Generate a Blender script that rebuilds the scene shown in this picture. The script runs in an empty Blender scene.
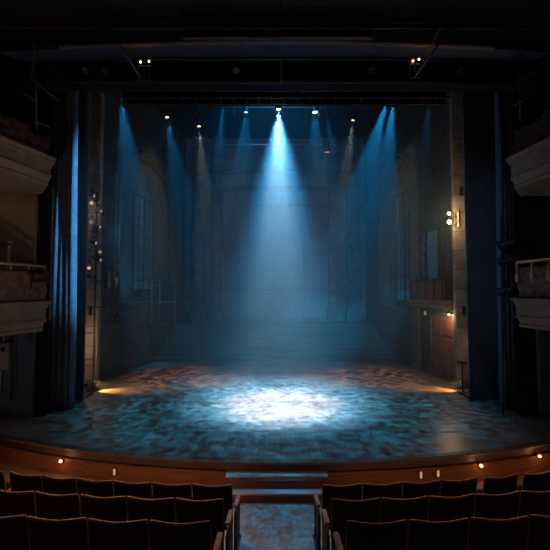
import bpy, bmesh, math, random
from mathutils import Vector, Matrix, noise
random.seed(11)
PI = math.pi
sc = bpy.context.scene
col = sc.collection
# ------------------------------------------------------------------ camera model
H, F, CY = 3.6, 375.0, 275.0
TH = math.atan(17.0 / F)
CT, ST = math.cos(TH), math.sin(TH)
def P(px, py, Y):
    """point of the place seen at pixel (px,py) standing Y metres from the camera"""
    u, v = (px - 275.0) / F, (CY - py) / F
    y = CT - v * ST
    s = Y / y
    return Vector((u * s, Y, H + (ST + v * CT) * s))
def ray_floor(px, py, z):
    u, v = (px - 275.0) / F, (CY - py) / F
    y, zz = CT - v * ST, ST + v * CT
    s = (z - H) / zz
    return Vector((u * s, y * s, z))
# ------------------------------------------------------------------ materials
def mat(name, base, rough=0.7, var=0.25, scale=6.0, metal=0.0, bump=0.0, stretch=(1, 1, 1), spec=0.5, sheen=0.0, emit=None, es=0.0):
    m = bpy.data.materials.new(name); m.use_nodes = True
    nt = m.node_tree; N = nt.nodes; L = nt.links
    b = N['Principled BSDF']
    b.inputs['Roughness'].default_value = rough
    b.inputs['Metallic'].default_value = metal
    b.inputs['Specular IOR Level'].default_value = spec
    if sheen: b.inputs['Sheen Weight'].default_value = sheen
    tc = N.new('ShaderNodeTexCoord'); mp = N.new('ShaderNodeMapping'); mp.inputs['Scale'].default_value = stretch
    nz = N.new('ShaderNodeTexNoise'); nz.inputs['Scale'].default_value = scale; nz.inputs['Detail'].default_value = 5
    L.new(tc.outputs['Object'], mp.inputs[0]); L.new(mp.outputs[0], nz.inputs['Vector'])
    cr = N.new('ShaderNodeValToRGB')
    cr.color_ramp.elements[0].position = .3; cr.color_ramp.elements[1].position = .72
    cr.color_ramp.elements[0].color = [c * (1 - var) for c in base] + [1]
    cr.color_ramp.elements[1].color = [min(1, c * (1 + var)) for c in base] + [1]
    L.new(nz.outputs['Fac'], cr.inputs[0]); L.new(cr.outputs[0], b.inputs['Base Color'])
    if bump:
        bp = N.new('ShaderNodeBump'); bp.inputs['Strength'].default_value = bump; bp.inputs['Distance'].default_value = .02
        L.new(nz.outputs['Fac'], bp.inputs['Height']); L.new(bp.outputs[0], b.inputs['Normal'])
    if emit:
        b.inputs['Emission Color'].default_value = list(emit) + [1]; b.inputs['Emission Strength'].default_value = es
    return m
def brick_mat(name, c1, c2, mortar, bw, rh, rough=.85, msize=.012, axes='XZ', offset=.5, var=.3, spec=.3, coat=0):
    m = bpy.data.materials.new(name); m.use_nodes = True
    nt = m.node_tree; N = nt.nodes; L = nt.links
    b = N['Principled BSDF']; b.inputs['Roughness'].default_value = rough; b.inputs['Specular IOR Level'].default_value = spec
    tc = N.new('ShaderNodeTexCoord'); sx = N.new('ShaderNodeSeparateXYZ'); cb = N.new('ShaderNodeCombineXYZ')
    L.new(tc.outputs['Object'], sx.inputs[0])
    L.new(sx.outputs[axes[0]], cb.inputs[0]); L.new(sx.outputs[axes[1]], cb.inputs[1])
    br = N.new('ShaderNodeTexBrick'); br.offset = offset
    br.inputs['Scale'].default_value = 1; br.inputs['Brick Width'].default_value = bw; br.inputs['Row Height'].default_value = rh
    br.inputs['Mortar Size'].default_value = msize; br.inputs['Color1'].default_value = list(c1) + [1]
    br.inputs['Color2'].default_value = list(c2) + [1]; br.inputs['Mortar'].default_value = list(mortar) + [1]
    L.new(cb.outputs[0], br.inputs['Vector'])
    nz = N.new('ShaderNodeTexNoise'); nz.inputs['Scale'].default_value = 3; nz.inputs['Detail'].default_value = 6
    L.new(tc.outputs['Object'], nz.inputs['Vector'])
    mr = N.new('ShaderNodeMapRange'); mr.inputs['To Min'].default_value = 1 - var; mr.inputs['To Max'].default_value = 1 + var
    mr.inputs['From Min'].default_value = .3; mr.inputs['From Max'].default_value = .7
    L.new(nz.outputs['Fac'], mr.inputs['Value'])
    mx = N.new('ShaderNodeMix'); mx.data_type = 'RGBA'; mx.blend_type = 'MULTIPLY'; mx.inputs['Factor'].default_value = 1
    L.new(br.outputs['Color'], mx.inputs['A']); L.new(mr.outputs[0], mx.inputs['B']); L.new(mx.outputs['Result'], b.inputs['Base Color'])
    bp = N.new('ShaderNodeBump'); bp.inputs['Strength'].default_value = .4; bp.inputs['Distance'].default_value = .01; bp.invert = True
    L.new(br.outputs['Fac'], bp.inputs['Height']); L.new(bp.outputs[0], b.inputs['Normal'])
    return m
def glow(name, c, s):
    m = bpy.data.materials.new(name); m.use_nodes = True
    nt = m.node_tree; nt.nodes.clear()
    e = nt.nodes.new('ShaderNodeEmission'); e.inputs[0].default_value = list(c) + [1]; e.inputs[1].default_value = s
    o = nt.nodes.new('ShaderNodeOutputMaterial'); nt.links.new(e.outputs[0], o.inputs[0])
    return m
M = {}
M['stage'] = brick_mat('stage planks', (.25, .21, .19), (.18, .155, .14), (.10, .085, .075), 3.6, .13, rough=.33, msize=.005, axes='XY', var=.35, spec=.45)
M['apron'] = brick_mat('apron planks', (.25, .225, .21), (.19, .17, .16), (.12, .11, .10), 2.6, .11, rough=.32, msize=.006, axes='YX', var=.3, spec=.5)
M['fascia'] = mat('varnished brown wood', (.20, .065, .026), .5, .3, 5, stretch=(.4, .4, 6))
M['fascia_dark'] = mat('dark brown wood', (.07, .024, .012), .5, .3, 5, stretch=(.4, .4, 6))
M['lip'] = mat('stage nosing', (.10, .095, .09), .45)
M['floor'] = mat('worn tan floor', (.30, .20, .12), .7, .25, 4)
M['carpet'] = mat('mottled aisle carpet', (.20, .235, .25), .95, .35, 11, bump=.3, spec=.1)
M['plush'] = mat('maroon plush', (.026, .007, .009), .9, .3, 30, sheen=.03, spec=.15)
M['trimwood'] = mat('worn wooden edge', (.50, .26, .15), .55, .3, 12)
M['armwood'] = mat('polished arm wood', (.36, .20, .13), .4, .3, 10)
M['iron'] = mat('black iron', (.012, .012, .014), .5, .3, 10, metal=.3)
M['pipe'] = mat('grey steel pipe', (.09, .085, .085), .5, .25, 10, metal=.2)
M['black'] = mat('black cloth', (.006, .006, .008), .95, .3, 8, spec=.05)
M['blackwall'] = mat('black painted wall', (.012, .012, .016), .9, .4, 3, spec=.1)
M['can'] = mat('black lamp housing', (.02, .02, .022), .45, .2, 10, metal=.2)
M['cream'] = mat('aged cream plaster', (.22, .15, .10), .75, .2, 3)
M['creamdark'] = mat('dusty plaster', (.22, .16, .12), .8, .25, 4)
M['tanwall'] = mat('tan painted wall', (.20, .15, .10), .85, .2, 2)
M['tealwall'] = mat('teal painted wall', (.07, .12, .15), .85, .3, 2)
M['redcarve'] = mat('carved red brown panel', (.12, .042, .025), .6, .6, 9, bump=.8)
M['redvelvet'] = mat('dark red velvet', (.05, .014, .013), .9, .5, 12, bump=.6)
M['stone'] = brick_mat('stone blocks', (.30, .25, .21), (.24, .20, .17), (.10, .085, .07), .9, .62, msize=.014)
M['stonelow'] = mat('grey plaster', (.13, .12, .115), .85, .35, 2.5, bump=.3)
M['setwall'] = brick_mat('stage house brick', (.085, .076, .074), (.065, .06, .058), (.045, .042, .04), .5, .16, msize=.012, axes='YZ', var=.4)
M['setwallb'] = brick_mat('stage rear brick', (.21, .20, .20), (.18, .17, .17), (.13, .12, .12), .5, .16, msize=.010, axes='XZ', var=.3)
M['panelgrey'] = mat('grey panelled wood', (.22, .22, .23), .8, .15, 2, stretch=(6, 6, .4))
M['railgrey'] = mat('grey rail paint', (.17, .17, .175), .8, .15, 3)
M['darktimber'] = mat('dark timber', (.045, .04, .04), .7, .3, 6)
M['stair'] = mat('stair boards', (.06, .058, .06), .7, .3, 4, stretch=(.3, 5, 5))
M['flat'] = mat('blue grey masking flat', (.10, .13, .18), .85, .15, 3, spec=.2)
M['curtain'] = mat('navy velvet curtain', (.06, .078, .12), .8, .25, 10, sheen=.12, spec=.25)
M['reddoor'] = mat('red brown door wood', (.26, .085, .045), .5, .3, 6, stretch=(5, 5, .5))
M['bluepane'] = mat('pale blue glass', (.16, .26, .30), .25, .15, 3)
M['beigebox'] = mat('beige metal box', (.34, .27, .19), .5, .15, 6)
M['cable'] = mat('cable rubber', (.02, .02, .02), .7)
M['steel'] = mat('bare steel', (.42, .42, .42), .35, .15, 8, metal=.7)
M['brass'] = mat('brass fitting', (.45, .28, .12), .35, .15, 8, metal=.8)
M['ceil'] = mat('dark house ceiling', (.02, .019, .022), .9, .3, 2)
M['cove'] = mat('brown cove panel', (.075, .045, .035), .8, .3, 2)
M['navy'] = mat('navy soffit paint', (.022, .024, .045), .8, .3, 2)
M['gilt'] = mat('dull gilt moulding', (.10, .06, .036), .55, .3, 6)
G = {
 'white': glow('cool white lens', (.75, .92, 1.0), 14), 'blue': glow('blue lens', (.25, .6, 1.0), 4.0),
 'bluedim': glow('dim blue lens', (.12, .38, .8), .5), 'warm': glow('warm lens', (1.0, .62, .28), 7), 'warmdim': glow('dim warm lens', (1.0, .52, .2), .7),
 'warmhot': glow('hot warm bulb', (1.0, .62, .26), 26), 'foot': glow('footlight bulb', (1.0, .6, .28), 5), 'footdim': glow('footlight lens', (1., .62, .35), .55),
 'pale': glow('pale lens', (.75, .85, 1.0), .28), 'palewarm': glow('pale warm lens', (1, .75, .45), .22),
}
# ------------------------------------------------------------------ mesh helpers
def obj(name, bm, m, parent=None, smooth=False, bevel=0, mats=None, segs=2):
    me = bpy.data.meshes.new(name)
    bmesh.ops.recalc_face_normals(bm, faces=bm.faces[:])
    if smooth:
        for f in bm.faces: f.smooth = True
    bm.to_mesh(me); bm.free()
    o = bpy.data.objects.new(name, me); col.objects.link(o)
    for x in (mats or [m]): me.materials.append(x)
    if parent: o.parent = parent
    if bevel:
        b = o.modifiers.new('bevel', 'BEVEL'); b.width = bevel; b.segments = segs; b.limit_method = 'ANGLE'
    return o
def B(): return bmesh.new()
def box(bm, c, s, rot=None):
    r = bmesh.ops.create_cube(bm, size=1.0)
    mx = Matrix.Translation(Vector(c)) @ (rot.to_4x4() if rot else Matrix()) @ Matrix.Diagonal((s[0], s[1], s[2], 1))
    bmesh.ops.transform(bm, matrix=mx, verts=r['verts']); return bm
def bar(bm, a, b, w, h=None):
    a, b = Vector(a), Vector(b); d = b - a
    q = d.to_track_quat('Z', 'Y').to_matrix()
    return box(bm, (a + b) / 2, (w, h or w, d.length), q)
def cyl(bm, a, b, r, r2=None, n=12, caps=True):
    a, b = Vector(a), Vector(b); d = b - a
    mx = Matrix.Translation((a + b) / 2) @ d.to_track_quat('Z', 'Y').to_matrix().to_4x4()
    bmesh.ops.create_cone(bm, cap_ends=caps, cap_tris=False, segments=n, radius1=r, radius2=r if r2 is None else r2, depth=d.length, matrix=mx); return bm
def ball(bm, c, r, n=10):
    bmesh.ops.create_uvsphere(bm, u_segments=n, v_segments=max(5, n // 2 + 1), radius=r, matrix=Matrix.Translation(Vector(c))); return bm
def tube(bm, pts, r, n=8):
    pts = [Vector(p) for p in pts]; rings = []
    for i, p in enumerate(pts):
        t = (pts[min(i + 1, len(pts) - 1)] - pts[max(i - 1, 0)]).normalized()
        up = Vector((0, 0, 1)) if abs(t.z) < .95 else Vector((0, 1, 0))
        a = t.cross(up).normalized(); b = t.cross(a)
        rings.append([bm.verts.new(p + (a * math.cos(k * 2 * PI / n) + b * math.sin(k * 2 * PI / n)) * r) for k in range(n)])
    for i in range(len(rings) - 1):
        for k in range(n):
            bm.faces.new((rings[i][k], rings[i][(k + 1) % n], rings[i + 1][(k + 1) % n], rings[i + 1][k]))
    bm.faces.new(rings[0]); bm.faces.new(rings[-1][::-1]); return bm
def lathe(bm, prof, c=(0, 0, 0), n=20, mx=None):
    rings = []
    for r, z in prof:
        rings.append([bm.verts.new((r * math.cos(k * 2 * PI / n), r * math.sin(k * 2 * PI / n), z)) for k in range(n)])
    vs = [v for q in rings for v in q]
    for i in range(len(rings) - 1):
        for k in range(n): bm.faces.new((rings[i][k], rings[i][(k + 1) % n], rings[i + 1][(k + 1) % n], rings[i + 1][k]))
    if prof[0][0] > 1e-4: bm.faces.new(rings[0][::-1])
    if prof[-1][0] > 1e-4: bm.faces.new(rings[-1])
    bmesh.ops.transform(bm, matrix=Matrix.Translation(Vector(c)) @ (mx.to_4x4() if mx else Matrix()), verts=vs); return bm
def prism(bm, pts, z0, z1):
    a = [bm.verts.new((p[0], p[1], z0)) for p in pts]; b = [bm.verts.new((p[0], p[1], z1)) for p in pts]
    n = len(pts)
    bm.faces.new(a[::-1]); bm.faces.new(b)
    for i in range(n): bm.faces.new((a[i], a[(i + 1) % n], b[(i + 1) % n], b[i]))
    return bm
def strip(bm, path, prof, closed=False):
    """sweep a profile [(outward, z)] along a plan path [(x,y)] with mitred corners"""
    pts = [Vector((p[0], p[1])) for p in path]; n = len(pts); rows = []
    for i in range(n):
        d0 = (pts[i] - pts[i - 1]).normalized() if i else (pts[1] - pts[0]).normalized()
        d1 = (pts[i + 1] - pts[i]).normalized() if i < n - 1 else d0
        n0, n1 = Vector((d0.y, -d0.x)), Vector((d1.y, -d1.x))
        m = (n0 + n1).normalized(); m = m / max(.35, m.dot(n0))
        rows.append([bm.verts.new((pts[i].x + m.x * o, pts[i].y + m.y * o, z)) for o, z in prof])
    k = len(prof)
    for i in range(n - 1):
        for j in range(k - (0 if closed else 1)):
            bm.faces.new((rows[i][j], rows[i + 1][j], rows[i + 1][(j + 1) % k], rows[i][(j + 1) % k]))
    if closed: bm.faces.new(rows[0]); bm.faces.new(rows[-1][::-1])
    return bm
def tag(o, label, cat, group=None):
    o['label'] = label; o['category'] = cat
    if group: o['group'] = group
    return o
def thing(name, label, cat, loc=(0, 0, 0), rot=None, group=None):
    o = bpy.data.objects.new(name, None); col.objects.link(o); o.location = loc
    if rot is not None: o.rotation_euler = rot
    return tag(o, label, cat, group)
def struct(o): o['kind'] = 'structure'; return o
def dup(root, loc, rot=None, label=None, group=None):
    r = root.copy(); col.objects.link(r); r.location = loc
    if rot is not None: r.rotation_euler = rot
    if label: r['label'] = label
    if group: r['group'] = group
    for ch in list(root.children):
        if ch.type == 'LIGHT': continue
        c = ch.copy(); col.objects.link(c); c.parent = r
        for g in ch.children:
            d = g.copy(); col.objects.link(d); d.parent = c
    return r
# ================================================================== SETTING
HS = .52                                     # stage height
LC, LR = (0.34, 23.57), 16.6                  # centre and radius of the curved lip
def lip_y(x, r=LR): return LC[1] - math.sqrt(r * r - (x - LC[0]) ** 2)
SEAM = 8.41
XS = [-7.0 + 14.4 * i / 40 for i in range(41)]
# stage deck (upstage of the seam) and curved apron
bm = B(); prism(bm, [(-7.6, SEAM), (7.6, SEAM), (7.6, 17.0), (-7.6, 17.0)], .34, HS)
struct(obj('floor_stage', bm, M['stage']))
bm = B(); prism(bm, [(x, lip_y(x) + .07) for x in XS] + [(7.6, SEAM + .4), (-7.6, SEAM + .4)], .36, HS - .004)
struct(obj('floor_apron', bm, M['apron']))
arc = [(x, lip_y(x)) for x in XS]
bm = B(); strip(bm, arc, [(-.10, HS + .002), (.02, HS + .002), (.035, HS - .015), (.02, HS - .05), (-.1, HS - .05)], True)
struct(obj('trim_1', bm, M['lip']))
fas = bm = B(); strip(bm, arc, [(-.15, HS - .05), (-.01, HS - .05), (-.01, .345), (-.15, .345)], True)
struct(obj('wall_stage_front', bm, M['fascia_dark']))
bm = B(); strip(bm, arc, [(-.15, .335), (.02, .335), (.045, .32), (.045, .30), (.03, .285), (.03, .05), (.05, .04), (.05, 0), (-.15, 0)], True)
struct(obj('trim_2', bm, M['fascia']))
# auditorium floor: flat strip then ramp
ROWC = 28.0
def fz(y): return 0.0 if y >= 5.55 else (5.55 - y) * .32
bm = B(); g = []
for d_ in (9.6, 6.6, 5.55, 4.7, 3.85, 2.4, .6):
    r_ = ROWC - d_; zf = fz(d_)
    g.append([bm.verts.new((r_ * math.sin(a_), ROWC - r_ * math.cos(a_), zf)) for a_ in [-.36 + .72 * k / 48 for k in range(49)]])
for a_ in range(len(g) - 1):
    for k in range(48): bm.faces.new((g[a_][k], g[a_][k + 1], g[a_ + 1][k + 1], g[a_ + 1][k]))
r = bmesh.ops.extrude_face_region(bm, geom=bm.faces[:])
bmesh.ops.translate(bm, vec=(0, 0, -.15), verts=[v for v in r['geom'] if isinstance(v, bmesh.types.BMVert)])
struct(obj('floor', bm, M['floor']))
bm = B()
prof = [(6.555, .012), (5.86, .012), (5.55, .012), (1.2, 1.404)]
nx = 12
g = [[bm.verts.new((-.56 + 1.18 * i / nx, y, z)) for i in range(nx + 1)] for y, z in prof]
for a in range(3):
    for i in range(nx): bm.faces.new((g[a][i], g[a][i + 1], g[a + 1][i + 1], g[a + 1][i]))
r = bmesh.ops.extrude_face_region(bm, geom=bm.faces[:])
bmesh.ops.translate(bm, vec=(0, 0, -.011), verts=[v for v in r['geom'] if isinstance(v, bmesh.types.BMVert)])
tag(obj('aisle_carpet', bm, M['carpet']), 'mottled grey carpet running up the centre aisle from the stage steps', 'carpet')
# steps to the stage
st = thing('stage_steps', 'dark red wooden steps with pale treads at the centre of the stage front', 'steps', (.03, 6.75, 0))
def part(name, bm, m, parent, **k):
    o = obj(name, bm, m, parent, **k)
    o.matrix_parent_inverse = Matrix.Translation(parent.location).inverted() if parent.rotation_euler[2] == 0 else parent.matrix_basis.inverted()
    return o
M['redstep'] = mat('dark red riser', (.10, .022, .018), .6, .3, 6)
M['tread'] = mat('worn grey tread', (.34, .36, .38), .5, .3, 7, stretch=(.5, 4, 4))
bm = B(); box(bm, (.03, 6.88, .155), (1.66, .34, .31)); part('riser_block', bm, M['redstep'], st, bevel=.006)
bm = B(); box(bm, (.03, 6.92, .325), (1.82, .24, .035)); part('tread', bm, M['tread'], st, bevel=.008)
bm = B(); box(bm, (.03, 6.65, .07), (1.50, .18, .14)); part('riser_block', bm, M['redstep'], st, bevel=.006)
bm = B(); box(bm, (.03, 6.66, .157), (1.56, .22, .034)); part('tread', bm, M['tread'], st, bevel=.008)

# proscenium wall pieces (Y ~ 9.3), house side
def wall_box(name, x0, x1, y0, y1, z0, z1, m):
    bm = B(); box(bm, ((x0 + x1) / 2, (y0 + y1) / 2, (z0 + z1) / 2), (abs(x1 - x0), abs(y1 - y0), z1 - z0)); return struct(obj(name, bm, m))
wall_box('wall_left', -9, -5.95, 9.3, 9.55, .53, 3.0, M['tealwall'])
wall_box('wall_left_box', -9, -6.0, 9.3, 9.55, 3.0, 6.2, M['tanwall'])
wall_box('wall_left_upper', -9, -6.1, 9.3, 9.55, 6.2, 10, M['blackwall'])
wall_box('wall_right', 6.5, 9, 9.3, 9.55, .53, 3.0, M['tealwall'])
wall_box('wall_right_box', 6.6, 9, 9.3, 9.55, 3.0, 6.2, M['blackwall'])
wall_box('wall_right_upper', 6.5, 9, 9.3, 9.55, 6.2, 10, M['blackwall'])
wall_box('wall_left_side', -9.2, -9, 1.0, 9.55, 0, 10, M['tanwall'])
wall_box('wall_right_side', 9, 9.2, 1.0, 9.55, 0, 10, M['blackwall'])
# slim cream column edge of the left proscenium
bm = B(); box(bm, (-5.655, 9.46, 4.6), (.02, .1, 3.4)); struct(obj('trim_3', bm, M['cove'], bevel=.01))
# dark door recesses under the boxes
for k, (x0, x1) in enumerate(((-6.08, -5.66), (6.05, 6.6))):
    bm = B(); box(bm, ((x0 + x1) / 2, 9.46, 4.6), (x1 - x0, .1, 8.1)); struct(obj('wall_recess_%s' % ('left', 'right')[k], bm, M['blackwall']))
# header of the proscenium: gilt strip, dark band, navy soffit, arched moulding
hz = P(275, 83, 9.0).z
bm = B(); box(bm, (0, 9.22, hz + .55), (18, .3, 1.1)); struct(obj('wall_header', bm, M['blackwall']))
bm = B(); cyl(bm, (-9, 9.0, hz), (9, 9.0, hz), .018); cyl(bm, (-9, 9.03, hz + .07), (9, 9.03, hz + .07), .012); struct(obj('trim_4', bm, M['gilt'], smooth=True))
bm = B()
n = 30; top, bot = [], []
rows = []
for i in range(n + 1):
    x = -4.82 + 9.7 * i / n
    za = P(275, 40, 8.1).z - .12 * (x / 4.8) ** 2
    rows.append([bm.verts.new((x, 8.1, za)), bm.verts.new((x, 8.06, za - .02)), bm.verts.new((x, 8.06, za - .05)), bm.verts.new((x, 8.10, za - .07)), bm.verts.new((x, 8.16, za - .07)), bm.verts.new((x, 8.16, za))])
for i in range(n):
    for j in range(6): bm.faces.new((rows[i][j], rows[i + 1][j], rows[i + 1][(j + 1) % 6], rows[i][(j + 1) % 6]))
bm.faces.new(rows[0]); bm.faces.new(rows[-1][::-1])
struct(obj('trim_5', bm, M['gilt']))
bm = B(); rows = []
for i in range(n + 1):
    x = -6.2 + 12.4 * i / n
    za = P(275, 40, 8.1).z - .12 * (x / 4.8) ** 2 - .05
    zb = P(275, 62, 9.0).z
    rows.append([bm.verts.new((x, 8.15, za)), bm.verts.new((x, 9.06, zb)), bm.verts.new((x, 9.06, zb + .1)), bm.verts.new((x, 8.15, za + .1))])
for i in range(n):
    for j in range(4): bm.faces.new((rows[i][j], rows[i + 1][j], rows[i + 1][(j + 1) % 4], rows[i][(j + 1) % 4]))
struct(obj('ceiling_soffit', bm, M['navy']))
cz = P(275, 22, 7.6).z
bm = B(); box(bm, (0, 3.8, cz + .42), (18, 8.9, .1)); struct(obj('ceiling', bm, M['ceil']))
# brown cove between two dark ends
bm = B(); box(bm, (.05, 7.9, (P(275, 23, 7.9).z + P(275, 39, 7.9).z) / 2), (P(372, 30, 7.9).x - P(184, 30, 7.9).x, .12, P(275, 23, 7.9).z - P(275, 39, 7.9).z)); struct(obj('trim_6', bm, M['cove'], bevel=.02))
bm = B()
for py in (22, 28): cyl(bm, (-9, 7.8, P(275, py, 7.8).z), (9, 7.8, P(275, py, 7.8).z), .02)
struct(obj('trim_7', bm, M['cove'], smooth=True))

# ---------------------------------------------------------------- stage house
def side_x(y, s): return s * (6.2 - .173 * (y - 12.5)) if s < 0 or y >= 12.5 else s * 6.2
WT = 12.0
# side walls with an arched opening, made in the wall plane: u = distance along wall, z
def arched_wall(name, s, ya, yb, arches, z0, z1, m, thick=.35):
    A, Bp = Vector((side_x(ya, s), ya)), Vector((side_x(yb, s), yb))
    d = (Bp - A); Ln = d.length; d.normalize(); nrm = Vector((d.y, -d.x)) * (1 if s < 0 else -1)   # to the stage
    bm = B()
    def pt(u, z, k): p = A + d * u + nrm * (-thick if k else 0); return bm.verts.new((p.x, p.y, z))
    def panel(poly):
        a = [pt(u, z, 0) for u, z in poly]; b = [pt(u, z, 1) for u, z in poly]
        bm.faces.new(a); bm.faces.new(b[::-1])
        for i in range(len(poly)): bm.faces.new((a[i], b[i], b[(i + 1) % len(poly)], a[(i + 1) % len(poly)]))
    u0 = 0
    for (ua, ub, zb_, zs, rise) in arches:
        panel([(u0, z0), (ua, z0), (ua, z1), (u0, z1)])
        if zb_ > z0: panel([(ua, z0), (ub, z0), (ub, zb_), (ua, zb_)])
        c = (ua + ub) / 2; w = (ub - ua) / 2
        top = [(c + w * math.cos(PI * (1 - i / 16)), zs + rise * math.sin(PI * i / 16)) for i in range(17)]
        for i in range(16): panel([top[i], top[i + 1], (top[i + 1][0], z1), (top[i][0], z1)])
        u0 = ub
    panel([(u0, z0), (Ln, z0), (Ln, z1), (u0, z1)])
    bmesh.ops.remove_doubles(bm, verts=bm.verts[:], dist=1e-5)
    o = struct(obj(name, bm, m))
    return A, d, nrm, Ln
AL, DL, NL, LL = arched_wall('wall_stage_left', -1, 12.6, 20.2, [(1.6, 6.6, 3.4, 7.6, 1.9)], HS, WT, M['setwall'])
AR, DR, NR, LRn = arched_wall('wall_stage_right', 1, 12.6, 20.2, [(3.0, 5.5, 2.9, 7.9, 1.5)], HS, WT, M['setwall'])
def wp(s, u, z, off=0):
    A, d, nn = (AL, DL, NL) if s < 0 else (AR, DR, NR)
    p = A + d * u + nn * off
    return Vector((p.x, p.y, z))
# niche backs and arch mouldings
for s, (ua, ub, zb_, zs, rise) in ((-1, (1.6, 6.6, 3.4, 7.6, 1.9)), (1, (3.0, 5.5, 2.9, 7.9, 1.5))):
    bm = B(); a, b = wp(s, ua - .3, 0, -.5), wp(s, ub + .3, 0, -.5)
    bar(bm, (a.x, a.y, 6.2), (b.x, b.y, 6.2), .1, 7.6) if False else None
    q = [bm.verts.new((a.x, a.y, 2.2)), bm.verts.new((b.x, b.y, 2.2)), bm.verts.new((b.x, b.y, 10)), bm.verts.new((a.x, a.y, 10))]
    f = bm.faces.new(q); r = bmesh.ops.extrude_face_region(bm, geom=[f]); nn = NL if s < 0 else NR
    bmesh.ops.translate(bm, vec=(-nn.x * .08, -nn.y * .08, 0), verts=[v for v in r['geom'] if isinstance(v, bmesh.types.BMVert)])
    struct(obj('wall_niche_%s' % ('left' if s < 0 else 'right'), bm, M['stonelow']))
    c, w = (ua + ub) / 2, (ub - ua) / 2
    for k, (ro, rr) in enumerate(((.10, .07), (.34, .05))):
        bm = B()
        pts = [wp(s, ua - ro, zb_, .04)] + [wp(s, c - (w + ro) * math.cos(PI * i / 18), zs + (rise + ro) * math.sin(PI * i / 18), .04) for i in range(19)] + [wp(s, ub + ro, zb_, .04)]
        tube(bm, pts, rr, 8); struct(obj('trim_%d' % (8 + k + (2 if s > 0 else 0)), bm, M['stonelow'], smooth=True))
    # lattice window inside the niche
    wn = thing('window_%d' % (1 if s < 0 else 2), 'tall lattice window in the %s niche of the stage wall' % ('wide arched' if s < 0 else 'narrow arched'), 'window', wp(s, c, zb_ + .2, -.45))
    wn['kind'] = 'structure'
    bm = B(); uw = min(.85, w * .62)
    z0, z1 = zb_ + .3, zs + .2
    for u in (c - uw, c, c + uw): bar(bm, wp(s, u, z0, -.40), wp(s, u, z1, -.40), .09)
    for z in (z0, z1): bar(bm, wp(s, c - uw, z, -.40), wp(s, c + uw, z, -.40), .09)
    part('window_frame', bm, M['darktimber'], wn)
    bm = B()
    for k in range(1, 9):
        z = z0 + (z1 - z0) * k / 9; bar(bm, wp(s, c - uw, z, -.39), wp(s, c + uw, z, -.39), .035)
    for u in (c - uw / 2, c + uw / 2): bar(bm, wp(s, u, z0, -.39), wp(s, u, z1, -.39), .035)
    part('lattice', bm, M['darktimber'], wn)
    bm = B(); bar(bm, wp(s, c, z0, -.43), wp(s, c, z1, -.43), .02) if False else None
    q = [bm.verts.new(wp(s, u, z, -.42)) for u, z in ((c - uw, z0), (c + uw, z0), (c + uw, z1), (c - uw, z1))]
    f = bm.faces.new(q); r = bmesh.ops.extrude_face_region(bm, geom=[f]); bmesh.ops.translate(bm, vec=(-nn.x * .02, -nn.y * .02, 0), verts=[v for v in r['geom'] if isinstance(v, bmesh.types.BMVert)])
    part('pane', bm, M['bluepane'], wn)
# outer side walls in front of y=12.6 (wings) and ceiling, back wall
wall_box('wall_wing_left', -7.7, -7.5, 9.55, 12.95, HS, WT, M['blackwall'])
wall_box('wall_wing_right', 7.5, 7.7, 9.55, 12.95, HS, WT, M['blackwall'])
wall_box('ceiling_stage', -7.7, 7.7, 9.3, 20.6, WT, WT + .15, M['blackwall'])
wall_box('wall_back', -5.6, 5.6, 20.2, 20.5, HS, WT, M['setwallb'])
# cornices on the rear wall
bm = B()
for z, h, o in ((9.2, .28, .22), (10.2, .12, .12), (2.35, .3, .10)): box(bm, (0, 20.2 - o / 2, z), (9.7, o, h))
struct(obj('trim_12', bm, M['stonelow'], bevel=.03))
# central panelled portal
pt_ = thing('portal', 'tall grey panelled scenery doors closing the middle of the stage rear wall', 'doors', (0, 20.0, 2.05))
x0, x1 = P(222, 250, 20).x, P(331, 250, 20).x
z0, z1 = P(275, 318, 20).z, P(275, 172, 20).z
bm = B(); box(bm, ((x0 + x1) / 2, 20.13, (z0 + z1) / 2), (x1 - x0, .1, z1 - z0)); part('door_panel', bm, M['panelgrey'], pt_)
nP = 8
for i in range(nP + 1):
    bm = B(); x = x0 + (x1 - x0) * i / nP; box(bm, (x, 20.05, (z0 + z1) / 2), (.07, .07, z1 - z0)); part('batten', bm, M['panelgrey'], pt_)
zm = P(275, 290, 20).z; zn = P(275, 205, 20).z
for z in (zm, zn, z1):
    bm = B(); box(bm, ((x0 + x1) / 2, 20.04, z), (x1 - x0 + .2, .10, .12)); part('rail', bm, M['railgrey'], pt_)
# carved pilasters beside the portal
def pilaster(px, w, m, name_label, top=128, Y=20.0):
    t = thing('carved_pilaster', name_label, 'pilaster', (P(px, 300, Y).x, Y, 2.05))
    x = P(px, 250, Y).x; za, zb = 2.05, P(px, top, Y).z
    bm = B(); box(bm, (x, Y + .02, (za + zb) / 2), (w, .26, zb - za)); part('shaft', bm, m, t, bevel=.03)
    bm = B(); box(bm, (x, Y - .05, zb + .1), (w + .25, .4, .3)); box(bm, (x, Y - .05, zb - .12), (w + .12, .34, .12)); part('capital', bm, m, t, bevel=.04)
    bm = B(); box(bm, (x, Y - .05, za + .3), (w + .2, .36, .6)); part('plinth', bm, m, t, bevel=.03)
    rnd = random.Random(px)
    z = za + 1.2
    while z < zb - .6:
        bm = B(); hgt = rnd.uniform(.2, .5)
        box(bm, (x + rnd.uniform(-.08, .08), Y - .13, z), (w * rnd.uniform(.45, .8), .08, hgt)); ball(bm, (x, Y - .14, z + hgt * .5), .1, 8); z += hgt + rnd.uniform(.18, .4)
        part('carving', bm, M['railgrey'], t, bevel=.02)
pilaster(217, .55, M['stonelow'], 'dark carved pilaster at the left edge of the grey panelled doors')
pilaster(333, .5, M['stonelow'], 'dark carved pilaster at the right edge of the grey panelled doors')
pilaster(199, .6, M['stonelow'], 'carved pilaster near the left rear corner of the stage')
pilaster(353, .6, M['stonelow'], 'carved pilaster near the right rear corner of the stage')
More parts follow.
